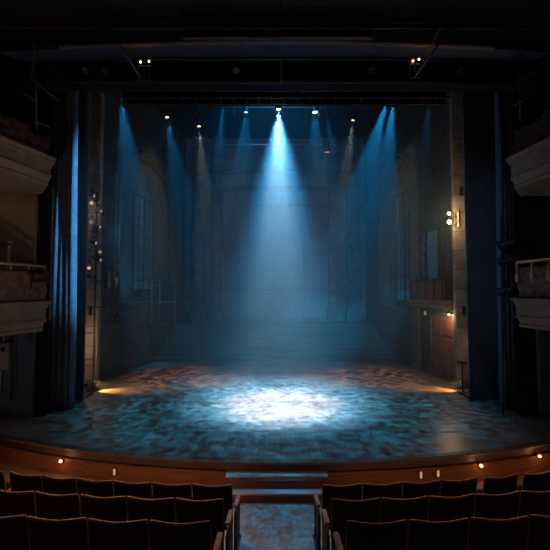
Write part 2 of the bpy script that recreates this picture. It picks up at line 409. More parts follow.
# rear staircase, wall to wall
bm = B()
ns = 9
for i in range(ns):
    y = 16.6 + .3 * i; z = HS + .17 * (i + 1)
    xa = 6.2 - .173 * (y - 12.5) - .03
    xb_ = 6.2 - .173 * (20.1 - 12.5) - .12; xa -= .1; prism(bm, [(-xa, y), (xa, y), (xb_, 20.1), (-xb_, 20.1)], z - .17, z)
    box(bm, (0, y + .0, z - .015), (2 * xa - .02, .06, .03))
o = tag(obj('stage_staircase', bm, M['stair']), 'wide dark wooden stairs across the back of the stage', 'stairs')

# ---------------------------------------------------------------- near stage side: stone piers, masking flats, curtains
def pier(side, x0, x1, y):
    s = 'left' if side < 0 else 'right'
    t = bpy.data.objects.new('column_' + s, None); col.objects.link(t); t.location = ((x0 + x1) / 2, y + .1, HS); t['kind'] = 'structure'
    bm = B(); box(bm, ((x0 + x1) / 2, y + .1, (HS + 10.2) / 2), (x1 - x0, .2, 10.2 - HS)); part('shaft', bm, M['stone'], t, bevel=.02)
    bm = B(); box(bm, ((x0 + x1) / 2, y + .09, HS + .12), (x1 - x0 + .06, .24, .24)); part('plinth', bm, M['stonelow'], t, bevel=.02)
    for z in (3.0, 6.9):
        bm = B(); box(bm, ((x0 + x1) / 2, y - .01, z), (.10, .05, .3)); part('slot_cover', bm, M['iron'], t)
    for z in (2.25, 1.45):
        bm = B(); tube(bm, [(x0 + .05, y - .03, z), (x1 - .03, y - .03, z + .02)], .015); part('conduit', bm, M['steel'], t)
    bm = B(); tube(bm, [(x1 - .05, y - .03, HS + .2), (x1 - .05, y - .03, 2.3)], .014); part('conduit', bm, M['steel'], t)
pier(-1, P(84, 300, 12.2).x, P(98, 300, 12.2).x, 12.2)
pier(1, P(456, 300, 12.2).x, P(471, 300, 12.2).x, 12.2)
def flat(side, pxa, pxb, Y):
    s = 'left' if side < 0 else 'right'
    xa, xb = P(pxa, 300, Y).x, P(pxb, 300, Y).x
    t = thing('masking_flat', 'tall smooth blue grey masking flat beside the %s curtain' % s, 'stage flat', ((xa + xb) / 2, Y, HS))
    bm = B(); box(bm, ((xa + xb) / 2, Y, (HS + 9.9) / 2), (xb - xa, .05, 9.9 - HS)); part('panel', bm, M['flat'], t, bevel=.008)
    bm = B(); box(bm, (xa if side > 0 else xb, Y - .03, (HS + 9.9) / 2), (.05, .05, 9.9 - HS)); part('edge_batten', bm, M['flat'], t)
    bm = B(); box(bm, ((xa + xb) / 2, Y + .3, HS + .03), (xb - xa, .6, .06)); bar(bm, ((xa + xb) / 2, Y + .55, HS + .06), ((xa + xb) / 2, Y + .04, HS + 1.6), .05); part('brace', bm, M['darktimber'], t)
flat(-1, 62, 85.5, 10.9)
flat(1, 467.5, 500, 10.9)
def curtain(xa, xb, Y, z0, z1, folds, amp, label, seed, gather=.15):
    rnd = random.Random(seed); bm = B()
    nu, nv = folds * 14, 26
    ph = [rnd.uniform(-.6, .6) for _ in range(folds + 1)]; am = [rnd.uniform(.6, 1.25) for _ in range(folds + 1)]
    g = []
    for j in range(nv + 1):
        v = j / nv; row = []
        for i in range(nu + 1):
            u = i / nu; k = u * folds; i0 = min(int(k), folds - 1); fr = k - i0
            a = am[i0] * (1 - fr) + am[i0 + 1] * fr; p = ph[i0] * (1 - fr) + ph[i0 + 1] * fr
            spread = 1 + gather * (1 - v) ** 2 * .4
            x = xa + (xb - xa) * (.5 + (u - .5) * spread)
            w = math.sin(2 * PI * k + p + .5 * math.sin(3 * v + p))
            y = Y + amp * a * w * (.75 + .35 * (1 - v)) + .04 * math.sin(5 * v + 7 * u)
            x += amp * .45 * a * math.cos(2 * PI * k + p) * (.6 + .4 * (1 - v))
            row.append(bm.verts.new((x, y, z0 + (z1 - z0) * v)))
        g.append(row)
    for j in range(nv):
        for i in range(nu): bm.faces.new((g[j][i], g[j][i + 1], g[j + 1][i + 1], g[j + 1][i]))
    t = thing('stage_curtain', label, 'curtain', ((xa + xb) / 2, Y, z0))
    o = part('drape', bm, M['curtain'], t, smooth=True)
    sm = o.modifiers.new('thick', 'SOLIDIFY'); sm.thickness = .012
    bm = B(); 
    q = []
    for i in range(nu + 1): q.append(Vector(((xa + (xb - xa) * i / nu), Y, z1 + .02)))
    tube(bm, [q[0], q[-1]], .04); part('track', bm, M['iron'], t)
curtain(P(40, 300, 10.0).x, P(73, 300, 10.0).x, 10.0, HS + .015, 9.6, 7, .14, 'heavy navy stage curtain hanging in folds at the left, its inner edge lit blue', 3)
curtain(P(500, 300, 10.0).x, P(523, 300, 10.0).x, 10.0, HS + .015, 9.6, 6, .13, 'heavy dark stage curtain hanging in folds at the right, beside the unlit box', 5)
# overhead black borders + lighting bridge
bm = B()
xa, xb = P(117, 100, 10.1).x, P(452, 100, 10.1).x
zb, zt = P(275, 105.5, 10.5).z, P(275, 92, 10.3).z
tb = thing('lighting_bridge', 'long black lighting bridge spanning the top of the stage opening', 'lighting bridge', ((xa + xb) / 2, 10.2, zb))
bm = B()
for z in (zb + .02, zt): 
    for y in (10.1, 10.45): cyl(bm, (xa, y, z), (xb, y, z), .028, n=8)
nx = 26
for i in range(nx):
    x = xa + (xb - xa) * i / nx; x2 = xa + (xb - xa) * (i + 1) / nx
    cyl(bm, (x, 10.1, zb + .02), (x2, 10.1, zt), .014, n=6) if i % 2 else cyl(bm, (x, 10.1, zt), (x2, 10.1, zb + .02), .014, n=6)
    cyl(bm, (x, 10.1, zb + .02), (x, 10.45, zb + .02), .014, n=6)
part('truss', bm, M['iron'], tb)
bm = B(); box(bm, ((xa + xb) / 2, 10.5, (zb + zt) / 2 + .05), (xb - xa, .04, zt - zb + .1)); part('masking_board', bm, M['black'], tb)
bm = B(); box(bm, (0, 9.85, P(275, 84, 9.85).z + .4 - .12), (13.6, .05, .8)); 
tag(obj('black_border', bm, M['black']), 'flat black cloth border hung across the stage opening above the lighting bridge', 'stage border')

# ================================================================== BOXES (left and right)
def mir(pts, s): return [(s * -p[0], p[1]) for p in pts] if s > 0 else pts
def theatre_box(side, tier, path, ztop, zbot, label, lit):
    s = -1 if side < 0 else 1
    t = thing('theatre_box', label, 'theatre box', (path[1][0], path[1][1], zbot))
    if s < 0: pass
    h = ztop - zbot
    pr = [(-.02, ztop), (.06, ztop), (.075, ztop - .04 * h), (.06, ztop - .08 * h), (.01, ztop - .12 * h), (.0, ztop - .22 * h), (-.03, ztop - .24 * h), (-.04, ztop - .58 * h), (-.015, ztop - .62 * h), (-.015, ztop - .68 * h), (-.06, ztop - .72 * h), (-.10, ztop - .86 * h), (-.075, ztop - .9 * h), (-.085, zbot), (-.26, zbot)]
    P2 = path if s < 0 else [p for p in path]
    sgn = 1 if s < 0 else -1
    bm = B(); strip(bm, P2, [(o * sgn, z) for o, z in pr]); part('fascia', bm, M['cream'], t)
    # floor slab / soffit
    inner = []
    bm = B()
    far = [(s * 8.9, 9.3), (s * 8.9, path[0][1])]
    pts = [(path[0][0] + s * .2, path[0][1])] + [(p[0] + s * .22, p[1] - (.12 if i else 0)) for i, p in enumerate(path[1:], 1)] 
    prism(bm, pts + far, zbot + .01, zbot + .16); part('soffit', bm, M['cream'], t)
    return t
pl_up = [(-5.95, 5.0), (P(53, 160, 8.5).x, 8.5), (P(53, 160, 8.5).x - .62, 9.28)]
pl_lo = [(-5.9, 5.0), (P(48, 300, 8.5).x, 8.5), (P(48, 300, 8.5).x - .5, 9.28)]
pr_up = [(5.75, 5.0), (P(509, 160, 8.6).x, 8.6), (P(509, 160, 8.6).x + .6, 9.28)]
pr_lo = [(5.85, 5.0), (P(514, 300, 8.6).x, 8.6), (P(514, 300, 8.6).x + .5, 9.28)]
zU, zL = P(53, 158, 8.5).z, P(48, 301, 8.5).z
zUb, zLb = P(53, 186, 8.5).z, P(48, 331, 8.5).z
zUr, zUrb = P(509, 158, 8.6).z, P(509, 190, 8.6).z
zLr, zLrb = P(514, 298, 8.6).z, P(514, 327, 8.6).z
tUL = theatre_box(-1, 1, pl_up, zU, zUb, 'upper left theatre box with a stepped cream plaster front, soffit glowing warm', True)
tLL = theatre_box(-1, 0, pl_lo, zL, zLb, 'lower left theatre box with a cream front below a carved red brown parapet', True)
tUR = theatre_box(1, 1, pr_up, zUr, zUrb, 'upper right theatre box, an unlit stepped plaster front high beside the curtain', False)
tLR = theatre_box(1, 0, pr_lo, zLr, zLrb, 'lower right theatre box, a dim plain plaster front beside the right curtain', False)
def carved_panel(t, path, z0, z1, off, m, seed, amp=.05, name='parapet'):
    bm = B(); a, b = Vector(path[0]), Vector(path[1]); d = b - a; Ln = d.length; d.normalize()
    s = 1 if a.x < 0 else -1; nn = Vector((d.y, -d.x)) * s
    nu, nv = 90, 14; g = []
    for j in range(nv + 1):
        row = []
        for i in range(nu + 1):
            u, z = Ln * i / nu, z0 + (z1 - z0) * j / nv
            e = noise.noise(Vector((u * 5 + seed, z * 6, seed))) + .6 * noise.noise(Vector((u * 11, z * 12 + seed, 3)))
            edge = 0 if j in (0, nv) else 1
            zz = z + (amp * 1.6 * noise.noise(Vector((u * 4, seed, 1))) if j == nv and name != 'parapet' else 0)
            p = a + d * u + nn * (off + amp * e * edge)
            row.append(bm.verts.new((p.x, p.y, zz)))
        g.append(row)
    for j in range(nv):
        for i in range(nu): bm.faces.new((g[j][i], g[j][i + 1], g[j + 1][i + 1], g[j + 1][i]))
    o = part(name, bm, m, t, smooth=True)
    mo = o.modifiers.new('thick', 'SOLIDIFY'); mo.thickness = .06; mo.offset = -1 if s > 0 else 1
    return o
carved_panel(tLL, [pl_lo[0], (pl_lo[1][0] - .02, pl_lo[1][1] - .05)], zL, P(48, 272, 8.5).z, -.06, M['redcarve'], 2.3)
carved_panel(tLR, [pr_lo[0], (pr_lo[1][0] + .02, pr_lo[1][1] - .05)], zLr, P(514, 268, 8.6).z, -.06, M['redcarve'], 7.1)
carved_panel(tUL, [pl_up[0], (pl_up[1][0] - .02, pl_up[1][1] - .05)], zU, P(53, 138, 8.5).z, -.06, M['redvelvet'], 4.4, .07, 'velvet_swag')
carved_panel(tUR, [pr_up[0], (pr_up[1][0] + .02, pr_up[1][1] - .05)], zUr, P(509, 134, 8.6).z, -.06, M['redvelvet'], 9.2, .07, 'velvet_swag')
for t, path, z in ((tLL, pl_lo, P(48, 268, 8.5).z), (tLR, pr_lo, P(514, 264, 8.6).z)):
    bm = B(); s = -1 if path[0][0] < 0 else 1
    tube(bm, [(path[0][0] + s * .05, path[0][1], z + .03), (path[1][0] + s * .06, path[1][1] - .05, z + .03)], .03)
    part('handrail', bm, M['trimwood'], t, smooth=True)
    for k in range(8):
        bm = B(); f = .15 + .12 * k
        x = path[0][0] + (path[1][0] - path[0][0]) * f + s * .06; y = path[0][1] + (path[1][1] - path[0][1]) * f
        lathe(bm, [(.03, z - .42), (.045, z - .3), (.02, z - .15), (.03, z + .02)], (x, y, 0), 8)
        part('baluster', bm, M['trimwood'], t, smooth=True)
    bm = B()
    tube(bm, [(path[1][0] + s * .3, path[1][1], z + .0), (path[1][0] + s * .02, path[1][1] - .1, z)], .02); part('rail_end', bm, M['trimwood'], t)
# gallery rails in the darkness above the boxes
def rails(label, segs, m='pipe', r=.018, name='gallery_rail'):
    o = segs[0][0]
    t = thing(name, label, 'railing', o)
    for a, b in segs:
        bm = B(); cyl(bm, a, b, r, n=8); part('pipe', bm, M[m], t, smooth=True)
    return t
rails('diagonal dark pipe railing above the upper left box', [(P(-4, 52, 8), P(60, 102, 8.3)), (P(2, 80, 8.1), P(34, 100, 8.2)), (P(34, 44, 8.15), P(37, 132, 8.2)), (P(32, 120, 8.2), P(49, 127, 8.3))])
rails('diagonal dark pipe railing above the upper right box', [(P(556, 56, 8), P(522, 80, 8.3)), (P(556, 83, 8), P(514, 105, 8.3)), (P(520, 38, 8.3), P(520, 120, 8.3))])
bm = B(); bar(bm, P(34, 43, 8.1), P(32, 78, 8.1), .045, .03); tag(obj('gilt_pole', bm, M['gilt']), 'short upright brown pole catching light high above the upper left box', 'pole')

# theatre seats inside lower left box, lamp fixture etc.
def spot_fixture(name, label, loc, target, size=.16, length=.34, lens=None, group=None, cat='stage light', yoke=True, hang=.3, doors=False, up=True):
    """a lantern: tapered housing along its own axis, lens, yoke, clamp"""
    loc, target = Vector(loc), Vector(target)
    t = thing(name, label, cat, loc, None, group)
    d = (target - loc).normalized(); q = d.to_track_quat('Z', 'Y').to_matrix()
    r = size / 2
    bm = B(); lathe(bm, [(.0, -length * .95), (r * .55, -length * .92), (r * .8, -length * .75), (r * .85, -length * .35), (r * .95, -length * .3), (r, 0), (r * 1.08, 0), (r * 1.08, .03), (r * .9, .03), (r * .88, -.02), (0, -.02)], (0, 0, 0), 16, q)
    obj('housing', bm, M['can'], t, smooth=False)
    bm = B(); lathe(bm, [(0, .002), (r * .5, .0), (r * .86, -.012), (r * .86, -.018), (0, -.018)], (0, 0, 0), 16, q)
    obj('lens', bm, lens or M['can'], t)
    if yoke:
        mid = -d * length * .4; side = d.cross(Vector((0, 0, 1))); side = side.normalized() if side.length > .05 else Vector((1, 0, 0))
        top = mid + Vector((0, 0, hang if up else -hang)); w = r * 1.25
        bm = B()
        tube(bm, [mid + side * w, mid + side * w + (top - mid) * .75, top + side * w * .3, top - side * w * .3, mid - side * w + (top - mid) * .75, mid - side * w], .010, 6)
        obj('yoke', bm, M['iron'], t)
        bm = B(); box(bm, top + Vector((0, 0, .03 if up else -.03)), (.05, .05, .08)); obj('clamp', bm, M['iron'], t)
    if doors:
        bm = B(); 
        for k in (1, -1):
            s2 = side * k if yoke else Vector((k, 0, 0)); n2 = d.cross(s2)
            c = d * (.09) + s2 * r * 1.25
            box(bm, c, (.012, r * 1.9, .16), Matrix((s2, n2, d)).transposed())
        obj('barn_door', bm, M['can'], t)
    return t
spot_fixture('spotlight', 'black spotlight mounted on the rail end of the lower left box', P(40, 276, 8.2), P(70, 280, 8.6), .26, .45, None, None, 'stage light', True, .32, True, False)
bm = B(); tube(bm, [P(37, 300, 8.3), P(37, 262, 8.3)], .02); box(bm, P(37, 300, 8.3), (.14, .14, .03)); tube(bm, [P(28, 262, 8.25), P(46, 264, 8.3)], .014)
tag(obj('lamp_post', bm, M['iron']), 'black pole with a cross rail at the end of the lower left box', 'pole')
lb = thing('candle_lamp', 'tiny lit lamp on the parapet of the lower left box', 'lamp', P(10, 264.5, 8.0))
bm = B(); ball(bm, (0, 0, 0), .013); obj('bulb', bm, G['palewarm'], lb)
bm = B(); cyl(bm, (0, 0, -.08), (0, 0, -.012), .01, n=8); cyl(bm, (0, 0, -.09), (0, 0, -.08), .03, n=10); obj('holder', bm, M['brass'], lb)
# tan partition ledge in the lower left box
bm = B(); box(bm, P(3, 246, 8.9) + Vector((-.2, 0, -.3)), (.7, .1, .62)); box(bm, P(3, 242, 8.87) + Vector((-.2, 0, 0)), (.76, .2, .05))
tag(obj('box_partition', bm, M['creamdark'], bevel=.01), 'low tan partition with a lit ledge inside the lower left box', 'partition')
# things on the teal wall beneath the lower left box
cb = thing('control_cabinet', 'beige metal switch cabinet on the teal wall under the lower left box', 'cabinet', P(4, 356, 9.25))
bm = B(); box(bm, (0, -.02, 0), (.32, .14, .66)); obj('body', bm, M['beigebox'], cb, bevel=.015)
bm = B(); box(bm, (.04, -.1, .18), (.18, .03, .24)); obj('cover', bm, M['beigebox'], cb, bevel=.01)
bm = B(); cyl(bm, (.05, -.12, .18), (.05, -.10, .18), .06, n=16); obj('dial', bm, M['iron'], cb)
bm = B(); cyl(bm, (0, -.03, .3), (0, -.03, .95), .02, n=8); obj('conduit', bm, M['steel'], cb)
bm = B(); cyl(bm, (-.05, -.03, -.9), (-.05, -.03, -.3), .02, n=8); obj('conduit', bm, M['steel'], cb)
bm = B(); tube(bm, [P(12, 332, 9.2), P(12.5, 360, 9.2), P(12, 388, 9.2), P(11, 400, 9.2)], .025); tag(obj('wall_cable', bm, M['cable'], smooth=True), 'black cable running down the teal wall under the lower left box', 'cable')
bm = B(); tube(bm, [P(545, 330, 9.2), P(545.5, 360, 9.2), P(544, 392, 9.2)], .02); tag(obj('wall_cable', bm, M['cable'], smooth=True), 'black cable running down the dark wall under the lower right box', 'cable')

# ================================================================== SEATS
def build_seat():
    t = thing('theatre_chair', 'x', 'theatre chair', (0, 0, 0), None, 'theatre chairs in curved rows')
    W, Ht = .265, .92
    bm = B(); nu, nv = 14, 10; fr, bk = [], []
    def topz(u): return Ht - .02 * math.cos(u * PI / 2) ** 1 + .012 * abs(u) ** 6 * -1
    for j in range(nv + 1):
        v = j / nv; a, b = [], []
        for i in range(nu + 1):
            u = -1 + 2 * i / nu; w = W * (1 - .03 * (1 - v)); z = .30 + (topz(u) - .30) * v
            lean = -.09 * v ** 1.3; curve = .035 * u * u
            edge = max(abs(u) ** 6, v ** 8)
            a.append(bm.verts.new((w * u, lean + curve - .03 * (1 - .5 * edge), z)))
            b.append(bm.verts.new((w * u, lean + curve + .055 * (1 - .6 * edge), z)))
        bk.append(a); fr.append(b)
    for j in range(nv):
        for i in range(nu):
            bm.faces.new((bk[j][i], bk[j][i + 1], bk[j + 1][i + 1], bk[j + 1][i])); bm.faces.new((fr[j][i], fr[j + 1][i], fr[j + 1][i + 1], fr[j][i + 1]))
        bm.faces.new((bk[j][0], bk[j + 1][0], fr[j + 1][0], fr[j][0])); bm.faces.new((bk[j][nu], fr[j][nu], fr[j + 1][nu], bk[j + 1][nu]))
    for i in range(nu):
        bm.faces.new((bk[nv][i], bk[nv][i + 1], fr[nv][i + 1], fr[nv][i])); bm.faces.new((bk[0][i], fr[0][i], fr[0][i + 1], bk[0][i + 1]))
    obj('backrest', bm, M['plush'], t, smooth=True)
    bm = B()
    pts = [(-W * .985, -.05, .34)] + [(-W * 1.0, -.09 * v ** 1.3 + .035 + .005, .30 + (topz(-1) - .30) * v) for v in (.3, .5, .7, .85, .95)]
    pts += [(W * u, -.09 + .035 * u * u + .006, topz(u) + .004) for u in [-.98 + 1.96 * i / 14 for i in range(15)]]
    pts += [(W * 1.0, -.09 * v ** 1.3 + .035 + .005, .30 + (topz(1) - .30) * v) for v in (.95, .85, .7, .5, .3)] + [(W * .985, -.05, .34)]
    tube(bm, pts, .007, 8); obj('edge_trim', bm, M['trimwood'], t, smooth=True)
    bm = B(); box(bm, (0, .12, .45), (.46, .13, .38), Matrix.Rotation(-.12, 3, 'X')); obj('seat', bm, M['plush'], t, smooth=True, bevel=.045, segs=4)
    return t
def add_arm(t, s, aisle):
    """the armrest and its iron standard on the aisle side of a chair"""
    w = .062 if aisle else .045; x = -s * (.275 + (.03 if aisle else 0))
    bm = B(); box(bm, (x, .15, .60), (w, .27, .045)); obj('armrest', bm, M['armwood'], t, bevel=.02, segs=3)
    bm = B(); box(bm, (x, .14, .29), (.03, .06, .58)); obj('standard', bm, M['iron'], t, bevel=.008)
    bm = B(); box(bm, (x, .14, .015), (.07, .42, .03)); obj('foot_plate', bm, M['iron'], t, bevel=.008)
    if aisle:
        bm = B(); box(bm, (x, .13, .36), (.018, .32, .40)); obj('end_panel', bm, M['darktimber'], t, bevel=.02)
        bm = B(); tube(bm, [(x, .31, .03), (x, .32, .5), (x, .30, .585)], .016); obj('front_strut', bm, M['iron'], t, smooth=True)
        bm = B(); tube(bm, [(x, -.02, .03), (x, -.03, .5), (x, .02, .585)], .016); obj('rear_strut', bm, M['iron'], t, smooth=True)
ROWS = [('front', 5.15), ('middle', 4.30), ('rear', 3.43)]
ORD = ['first', 'second', 'third', 'fourth', 'fifth', 'sixth', 'seventh', 'eighth', 'ninth']
protos = {}
for rn, d0 in ROWS:
    R = {'front': 16.6, 'middle': 23.0, 'rear': 40.0}[rn]
    for s, xs in ((-1, -.56), (1, .62)):
        th = xs / R
        sd = 'left' if s < 0 else 'right'
        cnt = {'front': 9, 'middle': 8, 'rear': 6}[rn]
        skips = {('front', 1): {4: .10, 5: .10}, ('front', -1): {6: .10}}.get((rn, s), {})
        for i in range(cnt):
            if i in skips: th += s * skips[i] / R
            a = th + s * (.275 / R)
            x = R * math.sin(a); y = d0 + R * (1 - math.cos(a))
            lab = 'dark maroon theatre chair, %s from the aisle in the %s row of the %s block' % (ORD[i], rn, sd)
            if i == 0: lab = 'dark maroon theatre chair with a wooden aisle armrest, %s row, %s block' % (rn, sd)
            loc = (x, y, fz(ROWC - math.hypot(x, ROWC - y))); rot = (0, 0, a + random.uniform(-.01, .01))
            if abs(x) / y < .80:
                key = (s, i == 0)
                if key not in protos:
                    p = protos[key] = build_seat(); add_arm(p, s, i == 0)
                    p.location = loc; p.rotation_euler = rot; p['label'] = lab
                else: dup(protos[key], loc, rot, lab)
            th += s * (.55 / R)

# ================================================================== LAMPS
LENS = {}
def spot(loc, target, energy, colr, angle, blend=.3, rad=.05, gobo=None, name='light'):
    l = bpy.data.lights.new(name, 'SPOT'); l.energy = energy; l.color = colr; l.spot_size = math.radians(angle); l.spot_blend = blend; l.shadow_soft_size = rad
    o = bpy.data.objects.new(name, l); col.objects.link(o)
    d = (Vector(target) - Vector(loc)).normalized(); o.location = Vector(loc) + d * .07
    o.rotation_euler = d.to_track_quat('-Z', 'Y').to_euler()
    if gobo:
        sc_, lo, hi, det = gobo
        l.use_nodes = True; nt = l.node_tree; N = nt.nodes; Lk = nt.links
        em = N['Emission']
        tc = N.new('ShaderNodeTexCoord'); nz = N.new('ShaderNodeTexNoise'); nz.inputs['Scale'].default_value = sc_; nz.inputs['Detail'].default_value = det
        mr = N.new('ShaderNodeMapRange'); mr.inputs['From Min'].default_value = lo; mr.inputs['From Max'].default_value = hi
        mr.inputs['To Min'].default_value = .06; mr.inputs['To Max'].default_value = 1.6
        Lk.new(tc.outputs['Normal'], nz.inputs['Vector']); Lk.new(nz.outputs['Fac'], mr.inputs['Value']); Lk.new(mr.outputs[0], em.inputs['Strength'])
    return o
def point(loc, energy, colr, rad=.03, name='bulb_fill_light'):
    l = bpy.data.lights.new(name, 'POINT'); l.energy = energy; l.color = colr; l.shadow_soft_size = rad
    o = bpy.data.objects.new(name, l); col.objects.link(o); o.location = loc; return o
WHITE, BLUE, WARM, AMBER = (.62, .84, 1.0), (.015, .36, .75), (1.0, .62, .33), (1.0, .42, .08)
POOL = ray_floor(281, 404, HS)
# central beam
c1, c2, c3 = P(278.5, 109, 10.65), P(278.5, 115.5, 11.1), P(277, 125, 11.9)
spot_fixture('spotlight', 'brightest white spotlight at the very top of the central beam', c1, POOL, .17, .34, G['white'], 'central spotlights')
spot_fixture('spotlight', 'white spotlight in the middle of the three in the central beam', c2, POOL, .14, .32, G['white'], 'central spotlights')
spot_fixture('spotlight', 'white spotlight lowest of the three in the central beam', c3, POOL, .12, .30, G['white'], 'central spotlights')
spot(c1, POOL, 8600, WHITE, 30, .8, .05, (60, .32, .70, 3))
spot(c2, POOL + Vector((0, .1, 0)), 5400, (1.0, .68, .56), 26, .9, .05)
spot(c3, POOL + Vector((0, -.1, 0)), 3200, (1.0, .70, .58), 22, .7, .05)
spot(c1, POOL + Vector((0, .6, 0)), 19000, (.16, .58, 1.0), 44, 1.0, .05, (50, .28, .74, 3))
# other lanterns: px,py,Y, target(px,py,Y), lens, size, label, light(energy,col,angle,blend,gobo)
GOB = (14, .42, .62, 3)
def tgt(a): return P(*a) if len(a) == 3 else ray_floor(a[0], a[1], HS)
LANT = [
 (121, 97, 11, (150, 330, 16.5), 'bluedim', .22, 'dim blue lantern at the far left end of the lighting bridge', (2600, BLUE, 28, .8, None)),
 (156, 96, 11.5, (190, 385), 'blue', .12, 'small blue lantern above and left of the bright blue one', None),
 (167, 117, 13, (215, 380), 'white', .15, 'bright blue white lantern hanging at upper left of the stage', (1500, BLUE, 24, .7, None)),
 (195, 111, 12.5, (205, 380), 'warmdim', .11, 'small dim amber lantern just above the bright warm one at the left', None),
 (199, 126, 13, (222, 382), 'warm', .17, 'bright warm lantern hanging left of the central beam', (1500, (1, .70, .5), 17, .6, None)),
 (223, 104, 11.5, (208, 330, 18), 'bluedim', .18, 'blue lantern on the bridge aimed down, left of the central beam', (1300, BLUE, 22, .7, None)),
 (233, 115, 13, (240, 330, 18), 'bluedim', .14, 'small dark lantern beside the pale blue one left of the central beam', None),
 (246, 112, 12.5, (236, 390), 'blue', .17, 'pale blue lantern nearest the central beam on its left', (1300, BLUE, 34, .6, GOB)),
 (315, 112, 12.5, (325, 392), 'white', .2, 'wide white lensed lantern nearest the central beam on its right', (1300, BLUE, 34, .6, GOB)),
 (327, 114, 13, (347, 270, 17), 'pale', .14, 'pale lantern with open barn doors right of the wide white lantern', (900, BLUE, 24, .7, None)),
 (353, 120, 13, (318, 382), 'warm', .15, 'bright warm lantern hanging right of the central beam', (1400, (1, .70, .5), 17, .6, None)),
 (365, 97, 11, (340, 400), 'pale', .16, 'tilted lantern with a pale reflector on the bridge, upper right', None),
 (386, 103, 11, (330, 300, 17), 'bluedim', .2, 'blue lantern near the right end of the bridge aimed down left', (4800, BLUE, 27, .6, None)),
 (393, 103, 11, (372, 300, 17), 'bluedim', .2, 'blue lantern at the right end of the bridge aimed steeply down', (4200, BLUE, 25, .6, None)),
 (430, 100, 11.5, (400, 330, 16), 'bluedim', .16, 'dim lantern by the right stone column top', (350, BLUE, 22, .7, None)),
]
for px, py, Y, tg, ln, sz, lab, li in LANT:
    a = P(px, py, Y); b = tgt(tg)
    spot_fixture('stage_lantern', lab, a, b, sz, sz * 1.9, G[ln], 'stage lanterns on the overhead pipes', 'stage light', True, .26, 'barn' in lab or 'wide' in lab)
    if li: spot(a, b, li[0], li[1], li[2], li[3], .05, li[4])
# hanging unlit cans along the bridge, seen as black lumps
for k, px in enumerate((180, 214, 262, 296, 340, 412)):
    a = P(px, 99, 10.75); b = P(px + 10, 330, 15)
    spot_fixture('stage_lantern', 'unlit black lantern on the bridge, %s of six dark ones from the left' % ('first', 'second', 'third', 'fourth', 'fifth', 'sixth')[k], a, b, .2, .4, M['bluepane'], 'unlit lanterns on the bridge')
# pipes the lanterns hang on
for Y, py, lab in ((11.0, 92, 'first'), (12.5, 106, 'second'), (13.0, 108, 'third')):
    bm = B(); z = P(275, py, Y).z + .02; cyl(bm, (-5.6, Y, z), (5.6, Y, z), .024, n=10); 
    for x in (-4, 0, 4): cyl(bm, (x, Y, z), (x, Y, WT), .006, n=6)
    tag(obj('lighting_pipe', bm, M['pipe'], smooth=True), 'steel lighting pipe hung on wires across the stage, %s behind the bridge' % lab, 'pipe')
bm = B(); z = P(275, 145, 17).z; cyl(bm, (P(150, 145, 17).x, 17, z), (P(350, 145, 17).x, 17, z + .03), .035, n=10)
for x in (-3.5, 0, 2.8): cyl(bm, (x, 17, z), (x, 17, WT), .006, n=6)
tag(obj('flying_bar', bm, M['steel'], smooth=True), 'pale horizontal bar flown upstage behind the central beam', 'bar')
spot_fixture('stage_lantern', 'brown tinted lantern hanging under the pale bar right of the beam', P(327, 152, 16.9), P(327, 330, 17.5), .34, .45, G['footdim'], None, 'stage light', True, .28)

# warm work lamps on sloping brackets above the proscenium
def bracket_lamp(label, poleA, poleB, bulbs, basket):
    t = thing('bracket_lamp', label, 'lamp', poleB)
    for a, b in poleA:
        bm = B(); cyl(bm, a, b, .022, n=8); part('pole', bm, M['pipe'], t, smooth=True)
    for b in bulbs:
        bm = B(); ball(bm, b, .028); part('bulb', bm, G['warm'], t, smooth=True)
        bm = B(); cyl(bm, b + Vector((0, 0, .02)), b + Vector((0, 0, .13)), .06, .025, n=12); part('shade', bm, M['can'], t)
    bm = B()
    (a, b) = basket
    tube(bm, [a, (a.x, a.y, b.z), (b.x, a.y, b.z), (b.x, a.y, a.z)], .012, 6); tube(bm, [((a.x + b.x) / 2, a.y, a.z), ((a.x + b.x) / 2, a.y, b.z)], .012, 6); tube(bm, [a, (b.x, a.y, a.z)], .012, 6)
    part('cage', bm, M['pipe'], t)
bracket_lamp('twin bulb lamp on a sloping pole at upper left above the stage', [(P(103, 20, 7.6), P(141, 78, 8.4))], P(0, 0, 1), ()) if False else None
bracket_lamp('twin bulb lamp on a sloping pole at upper left above the stage', [(P(103, 20, 7.6), P(141, 78, 8.4)), (P(103, 20, 7.6), P(119, 20, 7.6))], P(141, 78, 8.4), [P(140.5, 62, 8.4), P(149.5, 61.5, 8.4)], (P(138, 66, 8.4), P(150, 80, 8.4))) if False else None
def bl(label, poles, end, bulbs, basket):
    t = thing('bracket_lamp', label, 'lamp', end)
    for a, b in poles:
        bm = B(); cyl(bm, a, b, .022, n=8); part('pole', bm, M['pipe'], t, smooth=True)
    for b in bulbs:
        bm = B(); ball(bm, b, .022, 12); part('bulb', bm, G['warm'], t, smooth=True)
        bm = B(); cyl(bm, b + Vector((0, .02, .03)), b + Vector((0, .03, .11)), .05, .02, n=12); part('shade', bm, M['can'], t)
    a, b = basket; bm = B()
    tube(bm, [a, Vector((a.x, a.y, b.z)), Vector((b.x, a.y, b.z)), Vector((b.x, a.y, a.z))], .012, 6); tube(bm, [Vector(((a.x + b.x) / 2, a.y, a.z)), Vector(((a.x + b.x) / 2, a.y, b.z))], .012, 6); tube(bm, [a, Vector((b.x, a.y, a.z))], .012, 6)
    part('cage', bm, M['pipe'], t)
    for b in bulbs: point(b + Vector((0, -.06, -.03)), .15, WARM, .02)
bl('twin bulb lamp on a sloping pole at upper left above the stage', [(P(103, 20, 7.6), P(141, 78, 8.4))], P(141, 78, 8.4), [P(140.5, 62, 8.4), P(149, 61.5, 8.4)], (P(138, 66, 8.4), P(150, 80, 8.4)))
